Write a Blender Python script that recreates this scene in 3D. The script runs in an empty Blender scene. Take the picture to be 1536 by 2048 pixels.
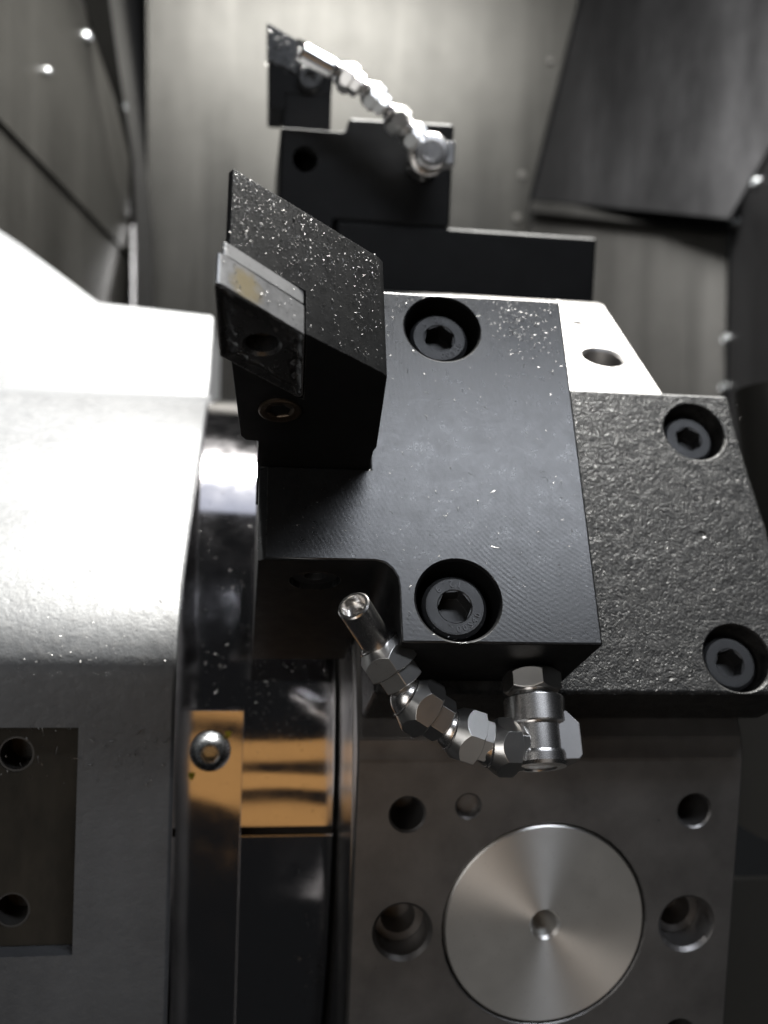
import bpy, bmesh, math, random
from mathutils import Matrix, Vector, Quaternion
random.seed(7)
scene = bpy.context.scene
COL = scene.collection
MM = 0.001
# ------------------------------------------------------------------ camera, world, lamps (metres)
cam_d = bpy.data.cameras.new("camera"); cam = bpy.data.objects.new("camera", cam_d); COL.objects.link(cam)
RGT = Vector((0.99053216, -0.13442164, 0.0278722)); UPV = Vector((-0.02761904, 0.00374808, 0.99961149)); FWD = Vector((0.13447389, 0.99091714, 0.0))
cam.matrix_world = Matrix(((RGT.x, UPV.x, -FWD.x, 0), (RGT.y, UPV.y, -FWD.y, 0), (RGT.z, UPV.z, -FWD.z, 0), (0, 0, 0, 1)))
cam_d.sensor_fit = 'VERTICAL'; cam_d.sensor_height = 36.0; cam_d.lens = 1999.5 / 2048 * 36.0
cam_d.clip_start = 0.02; cam_d.clip_end = 10
cam_d.dof.use_dof = True; cam_d.dof.focus_distance = 0.186; cam_d.dof.aperture_fstop = 15.5
scene.camera = cam
world = bpy.data.worlds.new("World"); scene.world = world; world.use_nodes = True
bg = world.node_tree.nodes["Background"]; bg.inputs[0].default_value = (0.9, 0.95, 1.0, 1); bg.inputs[1].default_value = 0.010
def area(name, loc, target, sx, sy, power, col, roll=0.0):
    d = bpy.data.lights.new(name, 'AREA'); d.shape = 'RECTANGLE'; d.size = sx; d.size_y = sy; d.energy = power; d.color = col
    o = bpy.data.objects.new(name, d); COL.objects.link(o); o.location = loc
    o.rotation_euler = ((Vector(target) - Vector(loc)).to_track_quat('-Z', 'Y') @ Quaternion((0, 0, 1), math.radians(roll))).to_euler(); return o
area("machine_lamp", (0.10, 0.445, 0.63), (0.10, 0.46, 0.0), 0.42, 0.07, 46.0, (1.0, 0.985, 0.94))
area("lamp_diffuser", (0.05, 0.29, 0.57), (0.05, 0.29, 0.0), 0.40, 0.15, 0.16, (0.80, 0.86, 1.0))
area("door_light", (0.20, -0.15, 0.46), (0.20, 0.20, 0.0), 0.36, 0.06, 2.1, (0.86, 0.91, 1.0))
area("front_left_fill", (-0.30, -0.30, 0.0), (0.03, 0.22, -0.05), 0.30, 0.40, 0.95, (1.0, 0.985, 0.965))  # added fill lamp at front left, brightens the nozzle nuts
area("low_fill", (0.20, -0.20, -0.36), (0.08, 0.23, -0.10), 0.26, 0.26, 0.055, (1.0, 0.96, 0.92))  # added fill from below, gives plate and disc their sheen
for z_, h_, r_ in ((-0.046, 0.036, 5.0), (-0.098, 0.034, -8.0), (-0.155, 0.036, -21.0)):   # added warm strips standing in for a lit hand, mirrored in the ring
    area("hand_glow", (0.0, -0.04, z_), (0.0, 0.26, z_ + 0.02), 0.16, h_, 0.0085, (1.0, 0.53, 0.17), r_)
scene.view_settings.view_transform = 'Standard'; scene.view_settings.look = 'None'
scene.view_settings.exposure = 0.0; scene.view_settings.gamma = 1.0
scene.cycles.max_bounces = 6; scene.cycles.use_denoising = True

# ------------------------------------------------------------------ materials
class NB:
    def __init__(s, name):
        s.m = bpy.data.materials.new(name); s.m.use_nodes = True; s.t = s.m.node_tree; s.b = s.t.nodes["Principled BSDF"]; s._mm = None
    def n(s, typ, **k):
        nd = s.t.nodes.new(typ)
        for a, v in k.items(): setattr(nd, a, v)
        return nd
    def l(s, a, b): s.t.links.new(a, b)
    def mm(s):
        if s._mm is None:
            tc = s.n('ShaderNodeTexCoord'); v = s.n('ShaderNodeVectorMath', operation='SCALE'); v.inputs['Scale'].default_value = 1000.0
            s.l(tc.outputs['Object'], v.inputs[0]); s._mm = v.outputs[0]
        return s._mm
    def mapped(s, loc=(0, 0, 0), rot=(0, 0, 0), scale=(1, 1, 1)):
        m = s.n('ShaderNodeMapping'); s.l(s.mm(), m.inputs[0]); m.inputs[1].default_value = loc; m.inputs[2].default_value = rot; m.inputs[3].default_value = scale; return m.outputs[0]
    def noise(s, scale, detail=4, rough=0.55, vec=None, dist=0.0):
        nd = s.n('ShaderNodeTexNoise'); s.l(vec or s.mm(), nd.inputs['Vector']); nd.inputs['Scale'].default_value = scale
        nd.inputs['Detail'].default_value = detail; nd.inputs['Roughness'].default_value = rough; nd.inputs['Distortion'].default_value = dist; return nd.outputs[0]
    def voro(s, scale, vec=None, feature='F1', out='Distance', rnd=1.0):
        nd = s.n('ShaderNodeTexVoronoi', feature=feature); s.l(vec or s.mm(), nd.inputs['Vector']); nd.inputs['Scale'].default_value = scale; nd.inputs['Randomness'].default_value = rnd; return nd.outputs[out]
    def ramp(s, fac, stops):
        r = s.n('ShaderNodeValToRGB'); s.l(fac, r.inputs[0]); e = r.color_ramp.elements
        while len(e) < len(stops): e.new(0.5)
        for el, (p, c) in zip(e, stops):
            el.position = p; el.color = (c, c, c, 1) if isinstance(c, (int, float)) else (*c, 1)
        return r.outputs[0]
    def math(s, op, a, b=None):
        m = s.n('ShaderNodeMath', operation=op)
        for i, v in enumerate((a, b)):
            if v is None: continue
            if isinstance(v, (int, float)): m.inputs[i].default_value = v
            else: s.l(v, m.inputs[i])
        return m.outputs[0]
    def mix(s, fac, a, b):
        m = s.n('ShaderNodeMix', data_type='RGBA')
        if isinstance(fac, (int, float)): m.inputs[0].default_value = fac
        else: s.l(fac, m.inputs[0])
        for i, v in ((6, a), (7, b)):
            if isinstance(v, tuple): m.inputs[i].default_value = (*v, 1)
            else: s.l(v, m.inputs[i])
        return m.outputs[2]
    def bump(s, h, dist, strength=1.0, prev=None):
        b = s.n('ShaderNodeBump'); b.inputs['Strength'].default_value = strength; b.inputs['Distance'].default_value = dist * MM; s.l(h, b.inputs['Height'])
        if prev is not None: s.l(prev, b.inputs['Normal'])
        return b.outputs[0]
    def set(s, **k):
        names = dict(base='Base Color', rough='Roughness', metal='Metallic', spec='Specular IOR Level', normal='Normal', aniso='Anisotropic', arot='Anisotropic Rotation', tangent='Tangent', coat='Coat Weight')
        for a, v in k.items():
            i = s.b.inputs[names[a]]
            if isinstance(v, (int, float)): i.default_value = v
            elif isinstance(v, tuple): i.default_value = (*v, 1)
            else: s.l(v, i)
        return s.m

def m_black_oxide(name, base=0.018, r0=0.30, r1=0.5, ring=None, fine=0.02, spec=0.5):
    b = NB(name); n1 = b.noise(0.09, 6, 0.6); n2 = b.noise(1.3, 5, 0.65); n3 = b.noise(9.0, 3, 0.6)
    f = b.math('ADD', b.math('MULTIPLY', n1, 0.6), b.math('MULTIPLY', n2, 0.4))
    col = b.mix(b.ramp(f, [(0.35, 0.0), (0.7, 1.0)]), (base * 0.75, base * 0.77, base * 0.8), (base * 1.35, base * 1.4, base * 1.5))
    # rubbed spots and scratches that have worn towards bare steel
    sc = b.noise(0.55, 2, 0.5, b.mapped(rot=(0, 0, 0.25), scale=(14, 0.55, 1)))
    sm = b.ramp(b.math('MULTIPLY', sc, b.ramp(n1, [(0.45, 0.4), (0.62, 1.0)])), [(0.66, 0.0), (0.74, 1.0)])
    col = b.mix(b.math('MULTIPLY', sm, 0.6), col, (0.12, 0.12, 0.125))
    bv = b.n('ShaderNodeBevel'); bv.samples = 4; bv.inputs['Radius'].default_value = 0.35 * MM
    gm = b.n('ShaderNodeNewGeometry'); dt = b.n('ShaderNodeVectorMath', operation='DOT_PRODUCT'); b.l(bv.outputs[0], dt.inputs[0]); b.l(gm.outputs['Normal'], dt.inputs[1])
    wear = b.math('MULTIPLY', b.ramp(dt.outputs['Value'], [(0.80, 1.0), (0.985, 0.0)]), b.ramp(n2, [(0.42, 0.0), (0.6, 1.0)]))
    col = b.mix(b.math('MULTIPLY', wear, 0.6), col, (0.14, 0.14, 0.14))
    h = b.bump(n3, fine, 0.6)
    if ring:
        cx, cy, per = ring
        w = b.n('ShaderNodeTexWave', wave_type='RINGS', rings_direction='Z', wave_profile='SIN'); b.l(b.mapped(loc=(-cx, -cy, 0)), w.inputs['Vector'])
        w.inputs['Scale'].default_value = 2 * math.pi / (20 * per); w.inputs['Distortion'].default_value = 0.9; w.inputs['Detail'].default_value = 3; w.inputs['Detail Scale'].default_value = 0.35
        w2 = b.n('ShaderNodeTexWave', wave_type='RINGS', rings_direction='Z', wave_profile='SIN'); b.l(b.mapped(loc=(-cx + 55, -cy, 0)), w2.inputs['Vector'])
        w2.inputs['Scale'].default_value = 2 * math.pi / (20 * per * 1.15); w2.inputs['Distortion'].default_value = 0.5
        k = b.math('MULTIPLY', b.math('MULTIPLY', w.outputs[1], b.ramp(b.noise(0.035, 3, 0.5), [(0.38, 0.15), (0.62, 1.0)])), b.ramp(b.noise(0.8, 3, 0.6, b.mapped(rot=(0, 0, 0.5), scale=(1, 0.12, 1))), [(0.3, 0.3), (0.65, 1.0)]))
        h = b.bump(k, 0.009, 1.0, h)
        h = b.bump(w2.outputs[1], 0.0015, 1.0, h)
    h = b.bump(n2, 0.03, 0.5, h)
    n4 = b.noise(0.22, 6, 0.7)
    rg = b.ramp(b.math('ADD', b.math('MULTIPLY', n2, 0.4), b.math('MULTIPLY', n4, 0.6)), [(0.32, r0), (0.68, r1)])
    return b.set(base=col, rough=rg, spec=spec, normal=h)

M = {}
M['block'] = m_black_oxide('black_oxide_milled', 0.007, 0.25, 0.36, ring=(92, 27, 0.9), spec=0.55)
M['block2'] = m_black_oxide('black_oxide_plain', 0.006, 0.5, 0.65, spec=0.12)
M['tool'] = m_black_oxide('black_tool_steel', 0.007, 0.36, 0.55, fine=0.03, spec=0.07)
M['screw'] = m_black_oxide('black_screw', 0.016, 0.32, 0.5, fine=0.05, spec=0.4)
def m_cast():
    b = NB('cast_black_paint'); n = b.noise(0.3, 5, 0.6)
    v = b.voro(1.5, feature='SMOOTH_F1'); v2 = b.voro(2.7, b.mapped(loc=(3, 7, 1))); v3 = b.voro(3.6, b.mapped(loc=(9, 2, 5)))
    amp = b.ramp(b.noise(0.28, 4, 0.6), [(0.35, 0.35), (0.65, 1.0)])
    h = b.bump(b.noise(0.3, 1, 0.5), 0.3, 0.7); h = b.bump(b.math('MULTIPLY', amp, b.math('SUBTRACT', 1.0, b.math('POWER', v, 2.0))), 0.2, 1.0, h); h = b.bump(b.math('SUBTRACT', 1.0, b.math('POWER', v2, 2.0)), 0.13, 1.0, h); h = b.bump(b.math('SUBTRACT', 1.0, v3), 0.05, 1.0, h)
    pit = b.ramp(b.noise(0.11, 2, 0.5), [(0.25, 0.0), (0.28, 1.0)]); h = b.bump(pit, 0.6, 1.0, h)
    col = b.mix(b.ramp(n, [(0.35, 0.0), (0.65, 1.0)]), (0.010, 0.010, 0.010), (0.030, 0.0297, 0.029))
    return b.set(base=col, rough=b.ramp(b.noise(3.0), [(0.3, 0.32), (0.7, 0.55)]), spec=0.24, normal=h)
M['cast'] = m_cast()
def m_steel(name, base, r0, r1, stretch=(1, 1, 1), sc=1.0, metal=1.0, bump=0.004, tint=None, dirt=0.25):
    b = NB(name); n1 = b.noise(sc, 4, 0.6, b.mapped(scale=stretch)); n2 = b.noise(0.06, 5, 0.6)
    c0 = tuple(x * (1 - dirt) for x in base); col = b.mix(b.ramp(n2, [(0.3, 0.0), (0.7, 1.0)]), c0, tint or base)
    return b.set(base=col, metal=metal, rough=b.ramp(b.math('ADD', b.math('MULTIPLY', n1, 0.6), b.math('MULTIPLY', n2, 0.4)), [(0.3, r0), (0.7, r1)]), normal=b.bump(n1, bump, 1.0))
M['turret'] = m_steel('ground_turret_steel', (0.19, 0.184, 0.18), 0.36, 0.5, (3, 3, 3), 0.8, 0.85, 0.004, (0.24, 0.233, 0.228))
M['side'] = m_steel('turned_side_steel', (0.42, 0.41, 0.40), 0.16, 0.28, (0.2, 8, 8), 0.5, 1.0, 0.003)
M['nozzle'] = m_steel('bright_turned_steel', (0.74, 0.72, 0.70), 0.2, 0.3, (5, 5, 5), 1.5, 1.0, 0.003, dirt=0.1)
M['nut'] = m_steel('milled_nut_steel', (0.70, 0.69, 0.67), 0.25, 0.36, (6, 6, 0.6), 1.5, 1.0, 0.006, dirt=0.12)
M['zinc'] = m_steel('zinc_screw', (0.6, 0.62, 0.64), 0.2, 0.34, (1, 1, 1), 1.0, 1.0, 0.01)
M['chip'] = m_steel('bright_chip', (0.19, 0.187, 0.183), 0.38, 0.55, (1, 1, 1), 1.0, 1.0, 0.0)
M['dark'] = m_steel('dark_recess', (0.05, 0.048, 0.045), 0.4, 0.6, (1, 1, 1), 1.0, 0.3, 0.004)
M['shim'] = m_steel('carbide_shim', (0.27, 0.27, 0.272), 0.4, 0.55, (1, 1, 1), 2.0, 0.7, 0.004)
M['brass'] = m_steel('bronze_pin', (0.10, 0.075, 0.055), 0.35, 0.5, (1, 1, 1), 2.0, 0.9, 0.004)
def m_wall(name, base, r0, r1):
    b = NB(name); n1 = b.noise(0.25, 3, 0.6, b.mapped(scale=(6, 6, 0.02))); n2 = b.noise(0.006, 4, 0.6); n3 = b.noise(0.05, 5, 0.6)
    st = b.noise(0.03, 4, 0.65, b.mapped(scale=(1, 0.6, 0.03)))            # brushed bands and dried coolant runs
    run = b.ramp(b.noise(0.045, 3, 0.6, b.mapped(loc=(40, 9, 3), scale=(1, 0.7, 0.05))), [(0.52, 0.0), (0.68, 1.0)])
    col = b.mix(b.ramp(b.math('ADD', b.math('MULTIPLY', n3, 0.35), b.math('MULTIPLY', st, 0.65)), [(0.35, 0.0), (0.65, 1.0)]), tuple(x * 0.82 for x in base), tuple(x * 1.08 for x in base))
    col = b.mix(b.math('MULTIPLY', run, 0.10), col, tuple(x * 1.7 for x in base))
    f = b.math('ADD', b.math('MULTIPLY', st, 0.6), b.math('MULTIPLY', n2, 0.4))
    return b.set(base=col, metal=0.95, rough=b.ramp(f, [(0.35, r0), (0.65, r1)]), normal=b.bump(n1, 0.03, 0.6))
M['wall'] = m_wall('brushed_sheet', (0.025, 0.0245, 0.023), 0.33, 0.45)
M['wall_l'] = m_wall('lit_sheet', (0.115, 0.112, 0.104), 0.27, 0.42)  # same sheet steel, light on the left wall put into a paler tone
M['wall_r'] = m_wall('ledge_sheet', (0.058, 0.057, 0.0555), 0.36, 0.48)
M['wall2'] = m_wall('shaded_sheet', (0.070, 0.070, 0.074), 0.28, 0.40)  # same sheet steel, tone set for the shade on panels the lamp misses
def m_ring():
    b = NB('polished_ring'); n2 = b.noise(0.12, 5, 0.6); n1 = b.noise(2.0, 3, 0.6, b.mapped(scale=(0.15, 3, 3)))
    st = b.ramp(b.noise(0.7, 6, 0.7), [(0.62, 0.0), (0.70, 1.0)])
    col = b.mix(b.math('MULTIPLY', st, 0.5), (0.66, 0.64, 0.66), (0.2, 0.18, 0.16))
    return b.set(base=col, metal=1.0, rough=b.ramp(b.math('ADD', b.math('MULTIPLY', n2, 0.7), b.math('MULTIPLY', n1, 0.3)), [(0.35, 0.05), (0.75, 0.13)]), normal=b.bump(b.noise(0.045, 0, 0.5, b.mapped(scale=(0.8, 1, 1.6))), 0.28, 1.0, b.bump(n1, 0.0015, 1.0)))
M['ring'] = m_ring()
def m_paint():
    b = NB('grey_machine_paint'); n = b.noise(0.35, 6, 0.65); n2 = b.noise(0.035, 4, 0.6); sp = b.ramp(b.voro(0.22), [(0.06, 1.0), (0.13, 0.0)])
    col = b.mix(b.ramp(n2, [(0.3, 0.0), (0.7, 1.0)]), (0.048, 0.050, 0.053), (0.078, 0.081, 0.085)); col = b.mix(b.math('MULTIPLY', b.ramp(n, [(0.5, 0.0), (0.72, 1.0)]), 0.5), col, (0.08, 0.08, 0.08))
    col = b.mix(b.math('MULTIPLY', sp, 0.35), col, (0.1, 0.1, 0.1))
    return b.set(base=col, rough=b.ramp(n, [(0.3, 0.4), (0.7, 0.6)]), spec=0.45, normal=b.bump(n, 0.22, 0.8, b.bump(b.noise(0.9, 4, 0.6), 0.05, 1.0)))
M['paint'] = m_paint()
def m_pocket():
    b = NB('oily_brown_plate'); n = b.noise(0.08, 6, 0.65, b.mapped(scale=(1, 1, 0.4)))
    return b.set(base=b.mix(b.ramp(n, [(0.35, 0.0), (0.7, 1.0)]), (0.013, 0.0118, 0.009), (0.034, 0.029, 0.022)), metal=0.0, rough=0.6, spec=0.15)
M['pocket'] = m_pocket()
def m_disc():
    b = NB('radial_turned_disc'); tg = b.n('ShaderNodeTangent', direction_type='RADIAL', axis='Z')
    n1 = b.noise(0.1, 4, 0.6); w = b.n('ShaderNodeTexWave', wave_type='RINGS', rings_direction='Z'); b.l(b.mm(), w.inputs['Vector']); w.inputs['Scale'].default_value = 0.9; w.inputs['Distortion'].default_value = 0.6
    spk = b.ramp(b.noise(1.6, 3, 0.6), [(0.66, 0.0), (0.72, 1.0)])
    col = b.mix(b.math('MULTIPLY', spk, 0.4), (0.76, 0.75, 0.725), (0.3, 0.28, 0.26))
    return b.set(base=col, metal=1.0, rough=b.ramp(n1, [(0.3, 0.38), (0.7, 0.44)]), aniso=0.82, arot=0.25, tangent=tg.outputs[0], normal=b.bump(b.noise(0.06, 2, 0.5), 0.12, 1.0, b.bump(w.outputs[1], 0.0016, 1.0)))
M['disc'] = m_disc()
def m_insert():
    b = NB('coated_carbide'); n = b.noise(0.45, 5, 0.6); n2 = b.noise(5, 3, 0.6)
    # gold coating wears in a patch behind the cutting corner
    d = b.n('ShaderNodeVectorMath', operation='DISTANCE'); b.l(b.mm(), d.inputs[0]); d.inputs[1].default_value = (-1.2, 4.6, 104.2)
    g = b.ramp(b.math('ADD', b.math('MULTIPLY', d.outputs['Value'], 0.12), b.math('MULTIPLY', n, 0.5)), [(0.45, 1.0), (0.68, 0.0)])
    col = b.mix(b.ramp(n, [(0.35, 0.0), (0.65, 1.0)]), (0.19, 0.19, 0.192), (0.28, 0.28, 0.284))
    col = b.mix(b.math('MULTIPLY', g, 0.75), col, (0.28, 0.22, 0.10))
    return b.set(base=col, metal=0.7, rough=0.42, normal=b.bump(n2, 0.01, 0.6))
M['insert'] = m_insert()
M['rake'] = m_black_oxide('shaded_rake', 0.014, 0.22, 0.36, fine=0.02, spec=0.8)  # shade of the downward rake face put into a darker coating colour
def m_plain(name, col, rough, metal=0.0):
    b = NB(name); n = b.noise(0.8, 4, 0.6); return b.set(base=b.mix(n, tuple(c * 0.75 for c in col), col), rough=rough, metal=metal)
M['mark'] = m_plain('worn_stamp', (0.05, 0.05, 0.052), 0.4, 0.3)
M['yellow'] = m_plain('yellow_marking', (0.75, 0.68, 0.05), 0.5)
M['grease'] = m_plain('dirty_grey', (0.045, 0.043, 0.037), 0.5, 0.2)

# ------------------------------------------------------------------ mesh helpers (all in millimetres; scaled to metres at the end)
BUILT = []
def mesh_obj(name, verts, faces, mat=None, parent=None, smooth=None):
    me = bpy.data.meshes.new(name); me.from_pydata([tuple(v) for v in verts], [], faces)
    bm = bmesh.new(); bm.from_mesh(me); bmesh.ops.recalc_face_normals(bm, faces=bm.faces); bm.to_mesh(me); bm.free()
    return wrap(name, me, mat, parent, smooth)
def wrap(name, me, mat=None, parent=None, smooth=None):
    o = bpy.data.objects.new(name, me); COL.objects.link(o); BUILT.append(o)
    if mat: me.materials.clear(); me.materials.append(M[mat])
    if parent: o.parent = parent
    if smooth: sm(o, smooth)
    return o
def sm(o, ang=35, wn=True):  # smooth shading that keeps the large flats flat
    o.data.shade_smooth(); o.data.set_sharp_from_angle(angle=math.radians(ang))
    if wn:
        md = o.modifiers.new('wn', 'WEIGHTED_NORMAL'); md.keep_sharp = True; md.mode = 'FACE_AREA'; md.weight = 100; bake(o)
def drop(o):
    BUILT.remove(o); bpy.data.objects.remove(o)
def bake(o):
    dg = bpy.context.evaluated_depsgraph_get(); dg.update()
    me = bpy.data.meshes.new_from_object(o.evaluated_get(dg)); mats = list(o.data.materials)
    o.modifiers.clear(); o.data = me; me.materials.clear()
    for m_ in mats: me.materials.append(m_)
    return o
def boole(o, others, op='DIFFERENCE'):
    for c in others:
        md = o.modifiers.new('b', 'BOOLEAN'); md.operation = op; md.object = c; md.solver = 'EXACT'
    bake(o)
    for c in others: drop(c)
    return o
def bevel(o, w, seg=2, ang=30):
    md = o.modifiers.new('bv', 'BEVEL'); md.width = w; md.segments = seg; md.limit_method = 'ANGLE'; md.angle_limit = math.radians(ang); md.harden_normals = False; md.use_clamp_overlap = True
    bake(o); sm(o, 40); return o
def box(name, x0, x1, y0, y1, z0, z1, mat=None, parent=None):
    v = [(x, y, z) for x in (x0, x1) for y in (y0, y1) for z in (z0, z1)]
    return mesh_obj(name, v, [(0, 1, 3, 2), (4, 6, 7, 5), (0, 4, 5, 1), (2, 3, 7, 6), (0, 2, 6, 4), (1, 5, 7, 3)], mat, parent)
def prism(name, poly, axis, lo, hi, mat=None, parent=None, mtx=None):
    n = len(poly)
    def put(p, h): return {'X': (h, p[0], p[1]), 'Y': (p[0], h, p[1]), 'Z': (p[0], p[1], h)}[axis]
    v = [Vector(put(p, lo)) for p in poly] + [Vector(put(p, hi)) for p in poly]
    if mtx: v = [mtx @ a for a in v]
    f = [tuple(range(n)), tuple(range(n, 2 * n))] + [(i, (i + 1) % n, n + (i + 1) % n, n + i) for i in range(n)]
    return mesh_obj(name, v, f, mat, parent)
def lathe(name, prof, seg=48, mtx=None, mat=None, parent=None, smooth=35):
    v, f, rings = [], [], []
    for r, z in prof:
        if r < 1e-6: rings.append([len(v)]); v.append(Vector((0, 0, z)))
        else:
            rings.append(list(range(len(v), len(v) + seg)))
            v += [Vector((r * math.cos(2 * math.pi * i / seg), r * math.sin(2 * math.pi * i / seg), z)) for i in range(seg)]
    for a, b in zip(rings, rings[1:]):
        for i in range(seg):
            j = (i + 1) % seg
            if len(a) == 1 and len(b) == 1: continue
            if len(a) == 1: f.append((a[0], b[j], b[i]))
            elif len(b) == 1: f.append((a[i], a[j], b[0]))
            else: f.append((a[i], a[j], b[j], b[i]))
    if mtx: v = [mtx @ a for a in v]
    return mesh_obj(name, v, f, mat, parent, smooth)
def at(x, y, z): return Matrix.Translation((x, y, z))
def along(p, u, roll=0.0):
    u = Vector(u).normalized(); q = u.to_track_quat('Z', 'Y'); return Matrix.Translation(p) @ q.to_matrix().to_4x4() @ Matrix.Rotation(roll, 4, 'Z')
def hexagon(r): return [(r * math.cos(math.pi / 3 * i), r * math.sin(math.pi / 3 * i)) for i in range(6)]
def hexnut(name, af, z0, z1, mtx, mat, parent, bore=0.0, c0=True, c1=True, ch=0.9, cone=0.0):
    rc = af / math.sqrt(3)
    o = prism(name, hexagon(rc), 'Z', z0, z1)
    e = rc - af / 2 * 0.97; s = ch
    pr = [(0, z0)] + ([(af / 2 * 0.97, z0), (rc + 0.2, z0 + s)] if c0 else [(rc + 0.2, z0 - 0.01)]) + ([(rc + 0.2, z1 - (cone or s)), (af / 2 * (0.78 if cone else 0.97), z1)] if c1 else [(rc + 0.2, z1 + 0.01)]) + [(0, z1)]
    boole(o, [lathe('c', pr, 64)], 'INTERSECT')
    if bore: boole(o, [lathe('c', [(0, z0 - 1), (bore, z0 - 1), (bore, z1 + 1), (0, z1 + 1)], 40)])
    bevel(o, 0.12, 2, 25)
    o.data.transform(mtx); o.data.materials.clear(); o.data.materials.append(M[mat]); o.parent = parent; return o
def empty(name, mtx=None):
    o = bpy.data.objects.new(name, None); COL.objects.link(o); BUILT.append(o); o.empty_display_size = 0.01
    if mtx is not None: o.matrix_world = mtx
    return o
def tag(o, label, cat=None, group=None, kind=None):
    o['label'] = label
    if cat: o['category'] = cat
    if group: o['group'] = group
    if kind: o['kind'] = kind
    return o

# ------------------------------------------------------------------ turret geometry: 12 stations about a horizontal axis
AX = Vector((0, 392.416, -83.545)); RAD = 163.05; TH0 = math.radians(-5.05)
def station(deg):
    t = TH0 + math.radians(deg); T = Vector((0, math.sin(t), math.cos(t))); N = Vector((0, -math.cos(t), math.sin(t))); o = AX + N * RAD
    return Matrix(((1, T.x, N.x, o.x), (0, T.y, N.y, o.y), (0, T.z, N.z, o.z), (0, 0, 0, 1)))
XL, XR, HALF = 26.2, 119.6, 41.1

# -- enclosure walls (structure)
def panel(name, pts, mat, thick=3.0, label=None):
    p = [Vector(q) for q in pts]; n = (p[1] - p[0]).cross(p[2] - p[0]).normalized()
    c = sum(p, Vector()) / len(p)
    if n.dot(c) < 0: n = -n
    v = p + [a + n * thick for a in p]; k = len(p)
    f = [tuple(range(k)), tuple(range(k, 2 * k))] + [(i, (i + 1) % k, k + (i + 1) % k, k + i) for i in range(k)]
    o = mesh_obj(name, v, f, mat); o['kind'] = 'structure'; o['label'] = label or name
    return o, -n
def wall_screw(par, nrm, pts, r=5.0, mat='zinc'):
    for p in pts:
        lathe('screw', [(0, -1), (r, -1), (r, 1.2), (r * 0.8, 2.4), (r * 0.45, 3.0), (r * 0.42, 2.0), (0, 2.0)], 20, along(p, nrm), mat, par)
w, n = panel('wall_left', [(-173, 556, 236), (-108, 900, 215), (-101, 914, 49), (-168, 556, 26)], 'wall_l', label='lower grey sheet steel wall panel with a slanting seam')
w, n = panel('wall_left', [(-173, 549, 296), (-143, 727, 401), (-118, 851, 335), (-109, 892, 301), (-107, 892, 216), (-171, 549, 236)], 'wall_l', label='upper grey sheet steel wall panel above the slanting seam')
wall_screw(w, n, [(-131, 781, 353), (-115, 868, 336)]); wall_screw(w, n, [(-144, 703, 292)], 3)
w, n = panel('wall_corner', [(-146, 745, 412), (-120, 758, 422), (-111, 817, 341), (-103, 859, 285), (-103, 913, 201), (-109, 910, 199), (-105, 855, 288), (-114, 825, 324)], 'wall', label='bent steel flange along the wall corner')
w, n = panel('wall_corner', [(-132, 837, 466), (-123, 1106, 621), (-102, 1003, 334), (-84, 886, 48), (-90, 816, 44), (-108, 905, 300), (-118, 873, 365)], 'wall2', label='shaded steel strip in the wall corner')
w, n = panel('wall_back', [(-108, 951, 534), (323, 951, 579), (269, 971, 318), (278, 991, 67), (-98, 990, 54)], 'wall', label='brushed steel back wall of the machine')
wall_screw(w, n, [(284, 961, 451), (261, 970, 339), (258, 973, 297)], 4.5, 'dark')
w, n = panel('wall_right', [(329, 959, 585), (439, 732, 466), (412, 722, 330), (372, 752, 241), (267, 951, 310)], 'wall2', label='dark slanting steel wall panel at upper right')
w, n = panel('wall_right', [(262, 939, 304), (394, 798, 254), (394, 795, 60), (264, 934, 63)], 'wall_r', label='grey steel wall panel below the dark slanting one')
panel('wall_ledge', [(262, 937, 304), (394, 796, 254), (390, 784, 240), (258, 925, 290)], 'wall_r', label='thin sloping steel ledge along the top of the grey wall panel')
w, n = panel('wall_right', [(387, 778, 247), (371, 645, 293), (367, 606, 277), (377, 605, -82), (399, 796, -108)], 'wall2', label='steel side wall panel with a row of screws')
wall_screw(w, n, [(381, 726, 262), (386, 767, 244), (391, 788, 152), (392, 792, 112)], 5.0)

# -- turret
turret = empty('turret', Matrix.Translation(AX))
tag(turret, 'twelve sided steel tool turret with drilled flats and a round turned plug', 'turret')
poly = []
for k in range(12):
    a = TH0 + math.radians(30 * k); T = (math.sin(a), math.cos(a)); N = (-math.cos(a), math.sin(a))
    for s in (-1, 1): poly.append((N[0] * RAD + T[0] * HALF * s, N[1] * RAD + T[1] * HALF * s))
tb = prism('turret_body', poly, 'X', XL, XR, 'turret')
bevel(tb, 0.4, 1, 10)
def hole(ang, x, t, r, depth, chamfer=0.7, thread=0.0):
    m = Matrix.Translation(-AX) @ station(ang) @ at(x, t, 0)
    pr = [(0, -depth)]
    if thread:
        z = -depth
        while z < -1.6: pr += [(r, z), (r + thread, z + 0.6)]; z += 1.25
    else: pr += [(r, -depth)]
    pr += [(r, -chamfer), (r + chamfer, 0.0), (r + chamfer + 0.5, 0.5), (0, 0.5)]
    return lathe('c', pr, 40, m)
cut = []
for ang in (0, 60):
    for x in (38.3, 108.0):
        cut.append(hole(ang, x, 0.2, 6.3, 16, 0.9))
        if ang == 0:
            for t in (28.4, -28.4): cut.append(hole(ang, x, t, 3.9, 14, 0.55, 0.35))
cut.append(hole(60, 106.2, 25.3, 1.8, 8, 0.3))
for t in (30.2,): cut.append(hole(0, 52.6, t, 2.7, 3.0, 0.5))
cut.append(hole(0, 72.6, 0.9, 24.9, 18, 0.3))
boole(tb, cut); sm(tb, 9, False)
for pl in tb.data.polygons:
    if pl.area > 30: pl.use_smooth = False; tb.parent = turret
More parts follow.
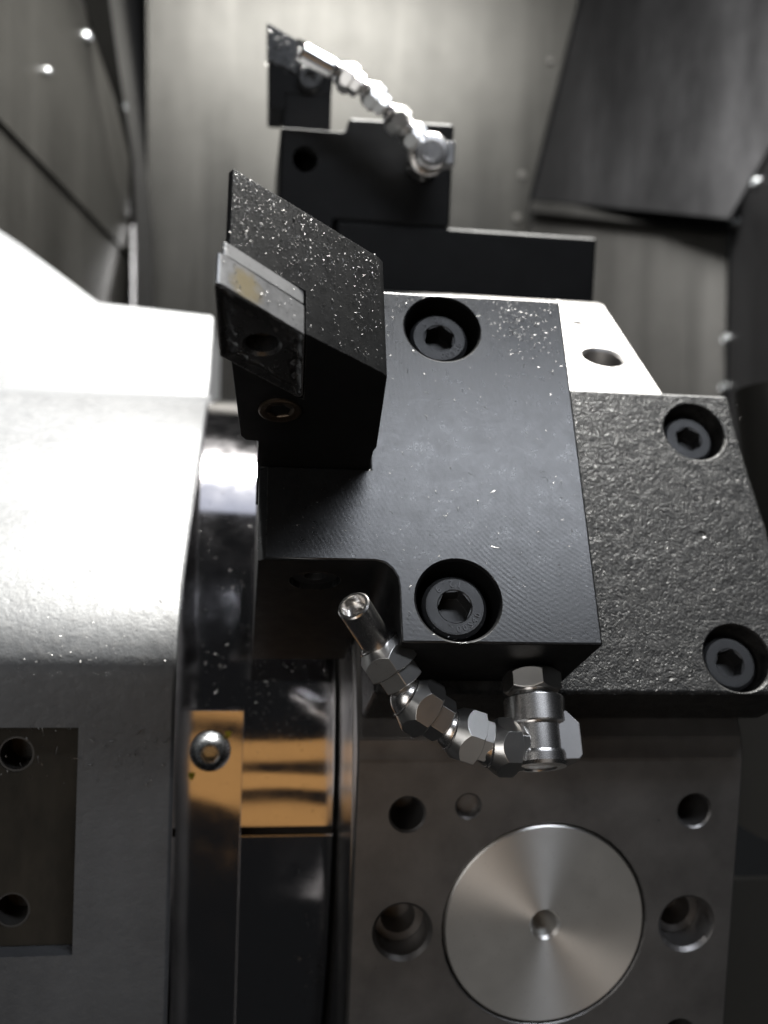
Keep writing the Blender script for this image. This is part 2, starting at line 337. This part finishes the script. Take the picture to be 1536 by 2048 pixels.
# bores hold a turned plug and steel bushes
def turret_part(name, prof, x, t, mat, seg=64):
    o = lathe(name, prof, seg, None, mat, turret, 30); o.matrix_local = Matrix.Translation(-AX) @ station(0) @ at(x, t, 0); return o
turret_part('locating_plug', [(0, -16), (3.1, -16), (3.15, -0.9), (3.8, -0.1), (24.0, -0.1), (24.4, -0.5), (24.4, -17), (0, -17)], 72.6, 0.9, 'disc', 128)
for x in (38.3, 108.0):
    turret_part('bore_bush', [(6.2, -16), (6.2, -7.5), (4.2, -7.5), (4.2, -15), (0, -15)], x, 0.2, 'turret', 40)
# turned side face facing the camera side
lathe('side_face', [(126, -0.25), (159.5, -0.25), (159.5, 1.5), (126, 1.5)], 128, Matrix(((0, 0, 1, XL), (1, 0, 0, 0), (0, 1, 0, 0), (0, 0, 0, 1))), 'side', turret)

# -- polished ring beside the turret
RX = Matrix(((0, 0, 1, 0), (1, 0, 0, 0), (0, 1, 0, 0), (0, 0, 0, 1)))
ring = empty('polished_ring', Matrix.Translation(AX))
tag(ring, 'mirror polished steel cover ring between grey housing and turret, sprinkled with chips', 'ring')
def arc_shell(name, r0, r1, x0, x1, a0, a1, mat, parent, step=1.0):
    n = max(2, int(abs(a1 - a0) / step)); v = []; f = []
    for i in range(n + 1):
        a = math.radians(a0 + (a1 - a0) * i / n); cy, sz = -math.cos(a), math.sin(a)
        v += [(x0, cy * r0, sz * r0), (x0, cy * r1, sz * r1), (x1, cy * r1, sz * r1), (x1, cy * r0, sz * r0)]
    for i in range(n):
        b = 4 * i
        for k in range(4): f.append((b + k, b + (k + 1) % 4, b + 4 + (k + 1) % 4, b + 4 + k))
    f += [(0, 1, 2, 3), (4 * n, 4 * n + 1, 4 * n + 2, 4 * n + 3)]
    o = mesh_obj(name, v, f, mat, parent); bevel(o, 0.35, 2, 40); return o
arc_shell('cover_shell', 120, 125, -18.4, 24.8, -0.6, 140, 'ring', ring)
arc_shell('cover_shell', 120, 125, -18.4, 24.8, -80, -1.5, 'ring', ring)
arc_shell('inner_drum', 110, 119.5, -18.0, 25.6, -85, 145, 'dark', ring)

# -- clamp strip on the ring
cl = empty('clamp_strip', Matrix.Translation((-8.1, 264, -53)))
tag(cl, 'flat steel clamp strip with yellow specks and a socket screw beside the grey housing', 'clamp')
o = box('strip', -8.4, 8.4, 0, 5, -140, 0, 'ring', cl); bevel(o, 0.15, 2)
mm_ = along((0, 0, -10.4), (0, -1, 0))
o = lathe('button_screw', [(0, 0), (5.3, 0), (5.3, 0.8), (4.9, 2.2), (3.9, 3.5), (2.6, 4.1), (0, 4.1)], 48, mm_)
boole(o, [prism('c', hexagon(2.0), 'Z', 1.6, 6, mtx=mm_)]); bevel(o, 0.15, 2, 35); o.data.materials.append(M['zinc']); o.parent = cl
for p, r in (((4.5, -0.05, -6.2), 1.2), ((-4.6, -0.05, -17.0), 1.3)):
    v = [(p[0] + r * (1 + 0.4 * math.sin(3 * a)) * math.cos(a) * 0.6, p[1], p[2] + r * (1 + 0.3 * math.cos(2 * a)) * math.sin(a)) for a in [i * 0.6283 for i in range(10)]]
    v2 = [(a, b - 0.08, c) for a, b, c in v]
    mesh_obj('paint_speck', v + v2, [tuple(range(10)), tuple(range(10, 20))] + [(i, (i + 1) % 10, 10 + (i + 1) % 10, 10 + i) for i in range(10)], 'yellow', cl)

# -- housing at the left
HX, HY, HZ = -14.8, 225.0, -60.0
hs = empty('turret_housing', Matrix.Translation((HX, HY, HZ)))
tag(hs, 'grey painted cast turret housing with a brown recessed pocket, brightly lit on top', 'housing')
prof = [(225, -330), (225, -44), (225.5, -38), (227.2, -32.5), (230.2, -27.5), (234.5, -23), (240.5, -18.3), (249, -12.5), (262, -4.8), (276, 2), (289, 8), (310, 19.5), (345, 35), (372, 40.5), (389, 42.8), (420, 44), (600, 44), (600, -330)]
hb_ = prism('cast_body', [(y - HY, z - HZ) for y, z in prof], 'X', -160, 0)
bevel(hb_, 1.0, 3, 40)
boole(hb_, [box('c', -60, -20.6, -4, 18.5, -38.6, 11.1), prism('c', [(y - HY + (2.2 if y < 590 else 40), z - HZ - (2.2 if z > -300 else 40)) for y, z in prof], 'X', -3.8, 2)])
sm(hb_, 28); hb_.data.materials.append(M['paint']); hb_.parent = hs
pk = box('pocket_plate', -59.8, -20.8, 5.2, 18.2, -38.4, 10.9, 'pocket')
mk = [along((-34.7, 5.2, z), (0, -1, 0)) for z in (4.1, -30.5)]
boole(pk, [lathe('c', [(0, -12), (4.0, -12), (4.0, 1), (0, 1)], 32, m) for m in mk]); sm(pk, 35); pk.parent = hs
for m in mk: lathe('hole_shade', [(0, -11.9), (3.9, -11.9), (3.9, -0.3), (3.5, -0.3), (3.4, -11), (0, -11)], 32, m, 'dark', pk)  # dark cup added in each hole, the depth's shade put into its colour
rc = prism('rear_casting', [(-2.0, 95), (-2.6, 144.5), (-53, 148.5), (-94, 180), (-160, 225), (-160, 95)], 'Y', 172, 330)
for v_ in rc.data.vertices:                                   # its front leans back like a roof
    if v_.co.y < 200: v_.co.y += (v_.co.z - 95) * 1.0
bevel(rc, 2.0, 3, 20); rc.data.materials.append(M['paint']); rc.parent = hs

# ------------------------------------------------------------------ screws
def ring_text(txt, radius, start_deg, step_deg, size, z, mtx, parent, depth=0.16):
    verts, faces = [], []
    for i, ch in enumerate(txt):
        if ch == ' ': continue
        cu = bpy.data.curves.new('t', 'FONT'); cu.body = ch; cu.size = size; cu.align_x = 'CENTER'; cu.align_y = 'CENTER'; cu.extrude = depth; cu.resolution_u = 2
        to = bpy.data.objects.new('t', cu); COL.objects.link(to); dg = bpy.context.evaluated_depsgraph_get(); dg.update()
        me = bpy.data.meshes.new_from_object(to.evaluated_get(dg)); a = math.radians(start_deg + step_deg * i)
        # tops of the letters point to the centre
        mt = mtx @ Matrix.Rotation(a, 4, 'Z') @ at(radius, 0, z) @ Matrix.Rotation(math.radians(90), 4, 'Z')
        b = len(verts); verts += [mt @ v.co for v in me.vertices]; faces += [tuple(b + k for k in p.vertices) for p in me.polygons]
        bpy.data.objects.remove(to); bpy.data.meshes.remove(me); bpy.data.curves.remove(cu)
    return mesh_obj('marking', verts, faces, 'mark', parent)
def cap_screw(parent, x, t, top, R_=6.5, hexr=3.55, rot=0.2, text=True, mat='screw', length=8.5):
    m = at(x, t, top)
    o = lathe('cap_screw', [(0, -length), (R_, -length), (R_, -0.9), (R_ - 0.25, -0.4), (R_ - 0.75, -0.02), (R_ - 1.0, 0), (0, 0)], 64, m)
    c1 = prism('c', hexagon(hexr), 'Z', -4.6, 1, mtx=m @ Matrix.Rotation(rot, 4, 'Z'))
    c2 = lathe('c', [(0, -0.22), (hexr * 0.93, -0.22), (hexr + 0.02, 0.02), (hexr + 0.3, 0.5), (0, 0.5)], 48, m)
    boole(o, [c1, c2]); sm(o, 30, False); o.data.materials.clear(); o.data.materials.append(M[mat])
    for pl in o.data.polygons:
        if abs(pl.normal.z) > 0.995: pl.use_smooth = False; o.parent = parent
    if text:
        ring_text('12.9', 4.75, 76, 19, 2.0, 0.0, m, o); ring_text('00S40', 4.75, -84, 15.5, 1.9, 0.0, m, o)
    return o
def bore_cut(x, t, r, top, bottom):
    return lathe('c', [(0, bottom), (r, bottom), (r, top - 0.55), (r + 0.5, top), (r + 0.7, top + 0.5), (0, top + 0.5)], 96, at(x, t, 0))

# ------------------------------------------------------------------ front tool holder
th = empty('tool_holder', station(30))
tag(th, 'black tool holder with a milled front block on a rough cast base, near the camera', 'tool holder', 'tool holders on the turret')
blk = prism('clamping_block', [(2.0, -17.6), (24.6, -17.6), (26.4, -18.0), (27.8, -19.2), (28.7, -20.9), (29.0, -23.0), (29.0, -34.0), (68.4, -34.0), (68.4, 46.6), (2.0, 46.6)], 'Z', 23.5, 50.2)
boole(blk, [box('c', -5, 24.1, 2.4, 27.5, 30, 60)])
bevel(blk, 0.55, 2, 30)
# chamfer down the left edge
wd = prism('c', [(1.0, 51.2), (1.0, 47.6), (4.6, 51.2)], 'Y', -40, 2.0); boole(blk, [wd])
lft = box('c', 2.01, 25.2, -17.59, 46.5, -16, 24.2)
boole(blk, [lft], 'UNION')
boole(blk, [bore_cut(40.9, 37.5, 8.2, 50.2, 36), bore_cut(40.5, -25.3, 8.2, 50.2, 36),
            lathe('c', [(0, 0), (5.2, 0), (5.2, 6), (0, 6)], 40, along((13.7, -18.5, 38.9), (0, 1, 0)))])
sm(blk, 35); blk.data.materials.clear(); blk.data.materials.append(M['block']); blk.data.materials.append(M['block2']); blk.parent = th
for pl in blk.data.polygons: pl.material_index = 0 if pl.normal.z > 0.5 else 1       # only the front is face-milled
s_ = lathe('grub_screw', [(0, 0), (4.6, 0), (4.6, 2), (2.2, 2), (2.2, 0.6), (0, 0.6)], 32, along((13.7, -14.5, 38.9), (0, -1, 0)), 'screw', th)
cap_screw(th, 40.9, 37.5, 46.6, rot=0.35); cap_screw(th, 40.5, -25.3, 46.6, rot=0.1)
base = prism('cast_base', [(27.2, -36.6), (124.6, -36.6), (124.0, -12), (123.3, 4), (121.6, 18), (120.6, 30), (120.2, 40.8), (27.2, 40.8)], 'Z', 0.15, 23.4)
bevel(base, 1.0, 3, 20)
boole(base, [bore_cut(109.4, 29.8, 7.75, 23.4, 8), bore_cut(109.6, -28.3, 7.75, 23.4, 8)])
sm(base, 35); base.data.materials.clear(); base.data.materials.append(M['cast']); base.parent = th
cap_screw(th, 109.4, 29.8, 19.6, R_=6.4, hexr=3.5, rot=0.5, text=False); cap_screw(th, 109.6, -28.3, 19.6, R_=6.4, hexr=3.5, rot=0.2, text=False)

# ------------------------------------------------------------------ front turning tool
def prism_T(name, poly, t0, t1, mat=None, parent=None):
    n = len(poly); v = [(x, t0, h) for x, h in poly] + [(x, t1, h) for x, h in poly]
    f = [tuple(range(n)), tuple(range(n, 2 * n))] + [(i, (i + 1) % n, n + (i + 1) % n, n + i) for i in range(n)]
    return mesh_obj(name, v, f, mat, parent)
tt = empty('turning_tool', station(30))
tag(tt, 'black turning tool with a silver diamond insert and chips on its end face', 'turning tool', 'turning tools in the holders')
body = prism_T('tool_body', [(-3.9, 104.6), (8.2, 95.6), (22.0, 85.2), (22.9, 84.0), (24.3, 58.9), (23.9, 57.2), (23.9, 31), (1.5, 31), (1.5, 59.5), (-0.9, 59.9), (-1.8, 61.5), (-3.5, 86.7), (-4.6, 103.6)], 2.7, 27.2)
TIP, IR, IB, IL = (-5.9, 108.4), (8.0, 95.8), (8.9, 75.9), (-5.2, 88.4)
boole(body, [prism_T('c', [(-14, 115), (-3, 115), (8.25, 96.2), (9.15, 75.5), (8.4, 75.9), (-5.2, 88.0), (-14, 96)], -1, 11.0)])
bevel(body, 0.6, 3, 30); body.data.materials.append(M['tool']); body.parent = tt
# diamond insert: outline loop with nose radii, land, chip groove, plateau, hole
def rounded(poly, r, k=6):
    out = []
    for i, p in enumerate(poly):
        a, b, c = Vector(poly[i - 1]), Vector(p), Vector(poly[(i + 1) % len(poly)])
        u, w_ = (a - b).normalized(), (c - b).normalized(); h = math.acos(u.dot(w_)) / 2; d = r / math.tan(h)
        s, e = b + u * d, b + w_ * d
        for q in range(k + 1):
            f_ = q / k; out.append(((1 - f_) ** 2 * s + 2 * f_ * (1 - f_) * b + f_ * f_ * e))
    return out
def densify(pts, step):
    out = []
    for i, p in enumerate(pts):
        q = pts[(i + 1) % len(pts)]; n = max(1, int((q - p).length / step)); out += [p.lerp(q, j / n) for j in range(n)]
    return out
ol = densify(rounded([TIP, IR, IB, IL], 0.9), 0.5); cen = sum(ol, Vector((0, 0))) / len(ol)
def loops_mesh(name, loops, mat, parent):
    n = len(loops[0]); v = [p for L_ in loops for p in L_]; f = []
    for k in range(len(loops) - 1):
        for i in range(n): f.append((k * n + i, k * n + (i + 1) % n, (k + 1) * n + (i + 1) % n, (k + 1) * n + i))
    return mesh_obj(name, v, f, mat, parent, 40)
def scaled(s, wav=0.0): 
    out = []
    for i, p in enumerate(ol):
        d = p - cen; k = s + wav * math.sin(math.atan2(d.y, d.x) * 9); out.append(cen + d * k)
    return out
def circ(r): return [cen + (p - cen).normalized() * r for p in ol]
def T3(l2, t): return [(p.x, t, p.y) for p in l2]
t0 = 2.4
loops = [T3(circ(2.7), 7.85), T3(ol, 7.85), T3(ol, t0 + 0.05), T3(scaled(0.985), t0), T3(scaled(0.93), t0 + 0.05), T3(scaled(0.84, 0.03), t0 + 0.65), T3(scaled(0.74, 0.05), t0 + 0.55), T3(scaled(0.66, 0.04), t0 + 0.1), T3(scaled(0.55), t0 + 0.05), T3(circ(3.2), t0 + 0.05), T3(circ(2.7), t0 + 0.5), T3(circ(2.7), 7.85)]
ins = loops_mesh('insert', loops, 'insert', tt); ins.data.materials.append(M['rake'])
for pl in ins.data.polygons: pl.material_index = 1 if pl.index // len(ol) >= 3 else 0
for q in ((6.9, 87.5), (7.1, 83.6)):
    a = [(q[0] - 0.75, t0 + 0.02, q[1]), (q[0], t0 + 0.02, q[1] + 1.1), (q[0] + 0.75, t0 + 0.02, q[1]), (q[0], t0 + 0.02, q[1] - 1.1), (q[0], t0 - 0.25, q[1])]
    mesh_obj('grip_mark', a, [(0, 1, 2, 3), (0, 1, 4), (1, 2, 4), (2, 3, 4), (3, 0, 4)], 'rake', ins)
lathe('lever_pin', [(0, 0), (2.45, 0), (2.45, 2.5), (1.9, 3.0), (1.3, 3.0), (1.2, 1.5), (0, 1.5)], 32, along((cen.x, 8.5, cen.y), (0, -1, 0)), 'brass', tt)
sh = [Vector((-5.2, 107.2)), Vector((7.95, 95.55)), Vector((8.8, 76.2)), Vector((-4.7, 88.2))]
o = prism_T('shim', [tuple(p) for p in rounded([tuple(p) for p in sh], 0.8)], 8.4, 10.95); bevel(o, 0.12, 1, 30); o.data.materials.append(M['shim']); o.parent = tt
o = lathe('clamp_screw', [(0, -3), (3.9, -3), (3.9, 0.25), (3.6, 0.45), (3.1, 0.45), (2.8, 0.1), (0, 0.1)], 48, along((5.15, 2.6, 71.6), (0, -1, 0)))
boole(o, [prism('c', hexagon(2.0), 'Z', -2.2, 2, mtx=along((5.15, 2.6, 71.6), (0, -1, 0), 0.3))]); sm(o, 30); o.data.materials.append(M['brass']); o.parent = tt

# ------------------------------------------------------------------ coolant nozzles
def nozzle(mtx, stub, pts, tip, label, big=10.0, detail=True, stub_top=-34.0):
    """stub: (x, t_end, h) foot of the elbow; pts: nut centres from the elbow outwards; tip: end of the outlet pipe"""
    nz = empty('coolant_nozzle', mtx); tag(nz, label, 'coolant nozzle', 'jointed coolant nozzles')
    sx, st, shh = stub; dn = (0, -1, 0); top = Vector((sx, stub_top, shh)); L = stub_top - st
    mt = along(top, dn, 0.42)
    hexnut('fitting_nut', 10.4, 1.0, 5.3, mt, 'nut', nz)
    lathe('collar', [(0, 5.2), (4.2, 5.2), (4.2, 6.4), (5.9, 6.5), (6.1, 6.8), (6.1, 11.7), (5.8, 12.0), (0, 12.0)], 64, mt, 'nozzle', nz)
    eb = lathe('elbow', [(0, 11.9), (5.1, 11.9), (5.1, L - 2.6), (0, L - 2.6)], 48, mt, 'nozzle', nz)
    z1 = st + 1.6
    eb2 = prism('elbow_cheek', [(2.0, 0), (7.3, 0), (8.1, 0.9), (8.1, 7.2), (5.6, 9.8), (2.0, 9.8)], 'Z', -3.6, 3.6, mtx=at(sx - 0.2, z1 - 0.6, shh) @ Matrix(((1, 0, 0, 0), (0, 1, 0, 0), (0, 0, 1, 0), (0, 0, 0, 1))))
    # cheek polygon is drawn in (X, T): flip so that the chamfers sit at the lower outer corner
    bevel(eb2, 0.35, 2, 30); eb2.data.materials.append(M['shim']); eb2.parent = nz
    lathe('end_plug', [(0, L - 3.0), (5.5, L - 3.0), (5.7, L - 2.2), (5.7, L - 0.8), (5.2, L - 0.2), (3.4, L), (3.2, L - 0.3), (0, L - 0.3)], 64, mt, 'nozzle', nz)
    P = [Vector(p) for p in pts]; start = Vector((sx, P[0].y, shh))
    chain = [start] + P + [Vector(tip)]
    for i in range(1, len(chain) - 1):
        c, nx, pv = chain[i], chain[i + 1], chain[i - 1]
        u = (c - pv).normalized()                       # axis of the piece that carries nut i: it leaves piece i-1
        v = (nx - c).normalized(); seg = (c - pv).length
        m_ = along(c, u, 0.35 + 0.5 * i); k = big / 10.0
        j = empty('joint'); j.parent = nz
        hexnut('swivel_nut', big, -2.7 * k, 3.2 * k, m_, 'nut', j, 0.0, True, True, 0.7, 2.9 * k)
        lathe('hex_neck' if False else 'neck_collar', [(0, -2.4 * k - 1.2), (3.5 * k, -2.4 * k - 1.2), (3.7 * k, -2.4 * k), (0, -2.4 * k)], 48, m_, 'nozzle', j)
        hexnut('neck', big * 0.78, -min(6.0, seg * 0.6) * k, -2.7 * k, m_, 'nut', j, 0.0, True, False, 0.4)
        lathe('rim', [(3.1 * k, 2.9 * k), (4.0 * k, 3.0 * k), (4.05 * k, 3.35 * k), (3.85 * k, 3.5 * k), (3.5 * k, 3.45 * k)], 48, m_, 'nozzle', j)
        # ball of the next piece, seated in this nut
        b = c + u * 2.3 * k; r = 3.9 * k
        lathe('ball', [(0, -r)] + [(r * math.cos(a), r * math.sin(a)) for a in [math.radians(-80 + 10 * q) for q in range(15)]] + [(2.4 * k, r * 0.83), (2.4 * k, r * 1.25), (0, r * 1.25)], 48, along(b, v), 'nozzle', j)
    c, e = chain[-2], chain[-1]; u0 = (chain[-2] - chain[-3]).normalized(); b = c + u0 * 2.4; v = (e - b).normalized(); Lp = (e - b).length
    lathe('outlet_pipe', [(2.8, 2.4), (3.15, 3.4), (3.15, Lp - 0.3), (2.9, Lp), (2.45, Lp), (2.3, Lp - 0.3), (2.2, Lp - 2.2), (1.2, Lp - 2.4), (1.2, Lp - 6), (0, Lp - 6)], 64, along(b, v), 'nozzle', nz)
    return nz
nozzle(station(30), (58.2, -54.4, 34.5), [(50.6, -50.4, 35.5), (43.1, -48.3, 36.8), (34.0, -43.2, 39.2), (27.4, -34.6, 42.6)], (19.6, -28.2, 54.5), 'bright steel jointed coolant nozzle under the front black block')

# ------------------------------------------------------------------ rear tool holder, tool and nozzle
rh = empty('tool_holder', station(90))
tag(rh, 'dark tool holder standing behind the front one, stepped outline with bright top edges', 'tool holder', 'tool holders on the turret')
o = prism('clamping_block', [(7.2, -16), (26.0, -16), (26.0, 23.9), (66.8, 23.9), (66.8, 59.0), (30.4, 58.2), (29.4, 54.2), (28.0, 53.5), (7.2, 53.5)], 'Y', -34, 40); bevel(o, 1.3, 3, 30)
boole(o, [lathe('c', [(0, -1), (4.4, -1), (4.4, 12), (0, 12)], 40, along((15.8, -34, 43.3), (0, 1, 0)))]); sm(o, 35); o.data.materials.append(M['block2']); o.parent = rh
o = box('cast_base', 27.2, 120.2, -33.9, 40, 0.15, 23.8); bevel(o, 1.3, 3, 30); o.data.materials.append(M['block2']); o.parent = rh
rt = empty('turning_tool', station(90))
tag(rt, 'dark turning tool with chips on its head, clamped in the rear holder', 'turning tool', 'turning tools in the holders')
o = prism_T('tool_shank', [(8.7, 40), (8.7, 72), (25.6, 72), (25.6, 40)], -12, 12); bevel(o, 0.6, 2); o.data.materials.append(M['tool']); o.parent = rt
o = prism_T('tool_head', [(3.2, 65.5), (2.5, 91), (4.3, 93.2), (26.0, 82.6), (25.6, 71.8), (9.0, 70.8), (8.6, 65.5)], -12.5, 12); bevel(o, 0.8, 2); o.data.materials.append(M['tool']); o.parent = rt
o = prism_T('insert', [(1.8, 94.6), (12.5, 89.6), (13.0, 78), (2.2, 82)], -13.4, -8); bevel(o, 0.4, 2); o.data.materials.append(M['rake']); o.parent = rt
o = prism_T('clamp_arm', [(11, 88.6), (13, 92.2), (27.5, 85.6), (27.0, 81.0)], -9, 6); bevel(o, 0.8, 2); o.data.materials.append(M['tool']); o.parent = rt
lathe('clamp_screw', [(0, 0), (4.2, 0), (4.2, 2.5), (3.6, 3.2), (2.2, 3.2), (2.1, 1.2), (0, 1.2)], 32, along((17.5, -12.5, 76.5), (0, -1, 0)), 'screw', rt)
nozzle(station(90), (56.0, -54.4, 44.0), [(50.2, -51.0, 49.0), (44.4, -51.5, 53.6), (36.4, -51.5, 60.2), (27.6, -51, 65.4)], (13.0, -52, 71.8), 'blurred steel jointed coolant nozzle on the rear holder', 8.6)

# ------------------------------------------------------------------ things seen at the right edge
o = lathe('steel_flange', [(0, 0), (34, 0), (36, 2), (36, 14), (0, 14)], 96, along((186, 318, -70), (-0.25, -1, 0.0)), 'grease'); tag(o, 'dull round steel flange beyond the right side of the turret', 'flange')
o = lathe('coolant_pipe', [(0, 0), (14, 0), (14, 90), (0, 90)], 48, along((196, 330, -40), (-0.1, 0.1, 1)), 'wall'); tag(o, 'blurred grey pipe beyond the cast base at the right edge', 'pipe')
o, n_ = panel('chip_tray', [(140, 305, -116), (260, 305, -116), (260, 300, -220), (120, 300, -220)], 'grease', 4, 'grey sheet tray strewn with chips below the turret side')

# ------------------------------------------------------------------ loose metal chips
cv, cf = [], []
def chip(p, nrm, L, wd, curl):
    nrm = Vector(nrm).normalized(); t = nrm.orthogonal().normalized(); t = Matrix.Rotation(random.uniform(0, 6.283), 3, nrm) @ t; s = nrm.cross(t)
    k = 4; b = len(cv); tilt = random.uniform(-0.6, 0.6); a = 0.0; pos = Vector((0, 0))
    side = (s * math.cos(tilt) + nrm * math.sin(tilt)) * wd / 2; base = Vector(p) + nrm * (abs(math.sin(tilt)) * wd / 2 + 0.04)
    for i in range(k + 1):
        q = base + t * pos.x + s * pos.y + nrm * (0.10 * L * math.sin(math.pi * i / k))
        cv.append(q - side); cv.append(q + side); a += curl / k; pos = pos + Vector((math.cos(a), math.sin(a))) * (L / k)
    for i in range(k): cf.append((b + 2 * i, b + 2 * i + 1, b + 2 * i + 3, b + 2 * i + 2))
def scatter(mtx, fn, n, lo=0.25, hi=1.0, w0=0.06, w1=0.18):
    R3 = mtx.to_3x3()
    for _ in range(n):
        r = fn()
        if r is None: continue
        p, nr = r; L = lo + (hi - lo) * random.random() ** 2.5
        chip(mtx @ Vector(p), R3 @ Vector(nr), L, random.uniform(w0, w1), random.uniform(-2.6, 2.6))
def on_block():
    x, t = random.uniform(3, 68), random.uniform(-33.5, 46.2)
    if x < 29.3 and t < -17.4: return None
    if x < 24.5 and 2.0 < t < 28: return None
    for bx, bt in ((40.9, 37.5), (40.5, -25.3)):
        if math.hypot(x - bx, t - bt) < 8.7: return None
    return (x, t, 50.22), (0, 0, 1)
def block_patch():
    x, t = random.gauss(60, 3.2), random.gauss(39, 4.2)
    if x > 68 or t > 46.3: return None
    return (x, t, 50.22), (0, 0, 1)
S30 = station(30)
scatter(S30, on_block, 420, 0.2, 1.0, 0.04, 0.13); scatter(S30, block_patch, 260, 0.2, 0.9)
def near_top():
    x, t = random.uniform(28, 68), 46.4 - abs(random.gauss(0, 4))
    if math.hypot(x - 40.9, t - 37.5) < 8.7: return None
    return (x, t, 50.22), (0, 0, 1)
scatter(S30, near_top, 220, 0.2, 0.8)
def block_edge():
    return (68.42, random.uniform(-33, 46), 50.1 - random.random() * 0.8), (1, 0, 0.6)
scatter(S30, block_edge, 60, 0.2, 0.8)
def tuft():
    return (random.gauss(66.5, 1.0), 46.6 + random.random() * 0.8, 50.0 - random.random() * 2), (0, 1, 0.4)
scatter(S30, tuft, 60, 0.5, 1.8, 0.05, 0.12)
def top_edge(): return (random.uniform(28, 68), 46.6, 50.0 - random.random()), (0, 1, 0.3)
scatter(S30, top_edge, 25, 0.3, 0.9)
e0, e1 = Vector((-3.9, 0, 104.6)), Vector((22.0, 0, 85.2)); ed = (e1 - e0).normalized(); en = Vector((-ed.z, 0, ed.x))
def on_tool():
    f_ = random.random() ** 1.25; t = 27 - abs(random.gauss(0, 9)) if random.random() < 0.6 else random.uniform(3, 27)
    if t < 3: return None
    p = e0.lerp(e1, f_)
    if p.x < 8.4 and t < 11.2: return None
    return (p.x + en.x * 0.03, t, p.z + en.z * 0.03), tuple(en)
scatter(S30, on_tool, 1300, 0.15, 0.8, 0.04, 0.12)
i0, i1 = Vector((-5.5, 0, 107.9)), Vector((7.6, 0, 96.1)); idr = (i1 - i0).normalized(); inn = Vector((-idr.z, 0, idr.x))
def on_insert():
    p = i0.lerp(i1, random.random()); return (p.x + inn.x * 0.1, random.uniform(2.6, 10.8), p.z + inn.z * 0.1), tuple(inn)
scatter(S30, on_insert, 50, 0.2, 0.8)
def on_base():
    x, t = random.uniform(69, 123), random.uniform(-36, 40)
    for bx, bt in ((109.4, 29.8), (109.6, -28.3)):
        if math.hypot(x - bx, t - bt) < 8.3: return None
    return (x, t, 23.5), (0, 0, 1)
scatter(S30, on_base, 420, 0.2, 0.7, 0.08, 0.2)
def base_edge(): return (random.uniform(66, 110), -36.6 + random.random(), 23.0), (0, -0.6, 0.8)
scatter(S30, base_edge, 60, 0.4, 1.6, 0.05, 0.12)
S0 = station(0)
def on_low(): return (random.uniform(28, 118), random.uniform(-45, 38), 0.05), (0, 0, 1)
def low_ok():
    p, nr = on_low()
    if math.hypot(p[0] - 72.6, p[1] - 0.9) < 25.5 or any(math.hypot(p[0] - x, p[1] - t) < 8 for x in (38.3, 108) for t in (0, 28.4, -28.4)): return None
    return p, nr
scatter(S0, low_ok, 45, 0.3, 1.0, 0.1, 0.25)
MA = Matrix.Translation(AX)
def on_ring():
    a = math.radians(random.choice([random.gauss(33, 9), random.gauss(55, 8), random.gauss(16, 4)])); x = random.uniform(-15, 8)
    return (x, -math.cos(a) * 125.05, math.sin(a) * 125.05), (0, -math.cos(a), math.sin(a))
scatter(MA, on_ring, 230, 0.15, 0.9, 0.05, 0.2)
def on_ring2():
    a = math.radians(random.uniform(8, 22)); x = random.uniform(0, 24)
    return (x, -math.cos(a) * 125.05, math.sin(a) * 125.05), (0, -math.cos(a), math.sin(a))
scatter(MA, on_ring2, 90, 0.2, 0.8, 0.1, 0.25)
def on_ring3():
    a = math.radians(random.gauss(-17, 5)); x = 24 - abs(random.gauss(0, 4))
    return (x, -math.cos(a) * 125.05, math.sin(a) * 125.05), (0, -math.cos(a), math.sin(a))
scatter(MA, on_ring3, 60, 0.3, 1.3, 0.1, 0.3)
ID4 = Matrix.Identity(4)
pr_edge = [(225.2, -35), (229.5, -26), (235, -21.5), (246, -14)]
def on_house():
    f_ = random.random() * 2.99; i = int(f_); a, b_ = pr_edge[i], pr_edge[i + 1]; k = f_ - i
    return (-15.2 - abs(random.gauss(0, 25)), a[0] + (b_[0] - a[0]) * k, a[1] + (b_[1] - a[1]) * k + 0.2), (0, -0.5, 0.85)
scatter(ID4, on_house, 130, 0.3, 1.4, 0.08, 0.3)
def on_front(): return (random.uniform(-54, -16), 224.3, random.uniform(-62, -48)), (0, -1, 0)
scatter(ID4, on_front, 40, 0.3, 1.4, 0.1, 0.3)
S90 = station(90)
def on_rtool():
    k = random.random(); return (2.5 + 20 * k, -13.2 - random.random() * 1.5, 92.5 - 10 * k - abs(random.gauss(0, 5))), (0, -1, 0.5)
scatter(S90, on_rtool, 90, 0.4, 1.8, 0.2, 0.5)
def on_rtop(): return (random.uniform(8, 120), -34 + random.random() * 4, 24.0 if random.random() < .4 else 59.0), (0, 0, 1)
def on_tray():
    return (random.uniform(150, 200), random.uniform(255, 295), random.uniform(-170, -112)), (0, -0.8, 0.6)
scatter(S30, on_block, 26, 1.2, 2.6, 0.07, 0.14)
scatter(S30, on_tool, 40, 0.9, 1.8, 0.05, 0.1)
scatter(ID4, on_front, 10, 1.5, 4.0, 0.15, 0.3)
def in_bores():
    bx, bt = random.choice([(40.9, 37.5), (40.5, -25.3)]); a = random.uniform(3.6, 5.9); r = random.uniform(4, 7.6)
    return (bx + r * math.cos(a), bt + r * math.sin(a), 46.7), (0, 0, 1)
scatter(S30, in_bores, 40, 0.2, 0.9)
metal_chips = mesh_obj('metal_chips', cv, cf, 'chip')
tag(metal_chips, 'tiny bright metal chips scattered over the holder, tool, ring and housing', kind='stuff')

# ------------------------------------------------------------------ millimetres to metres
seen = set()
for o in BUILT:
    if o.type == 'MESH' and o.data.name not in seen:
        seen.add(o.data.name); o.data.transform(Matrix.Scale(MM, 4)); o.data.update()
    o.location = o.location * MM
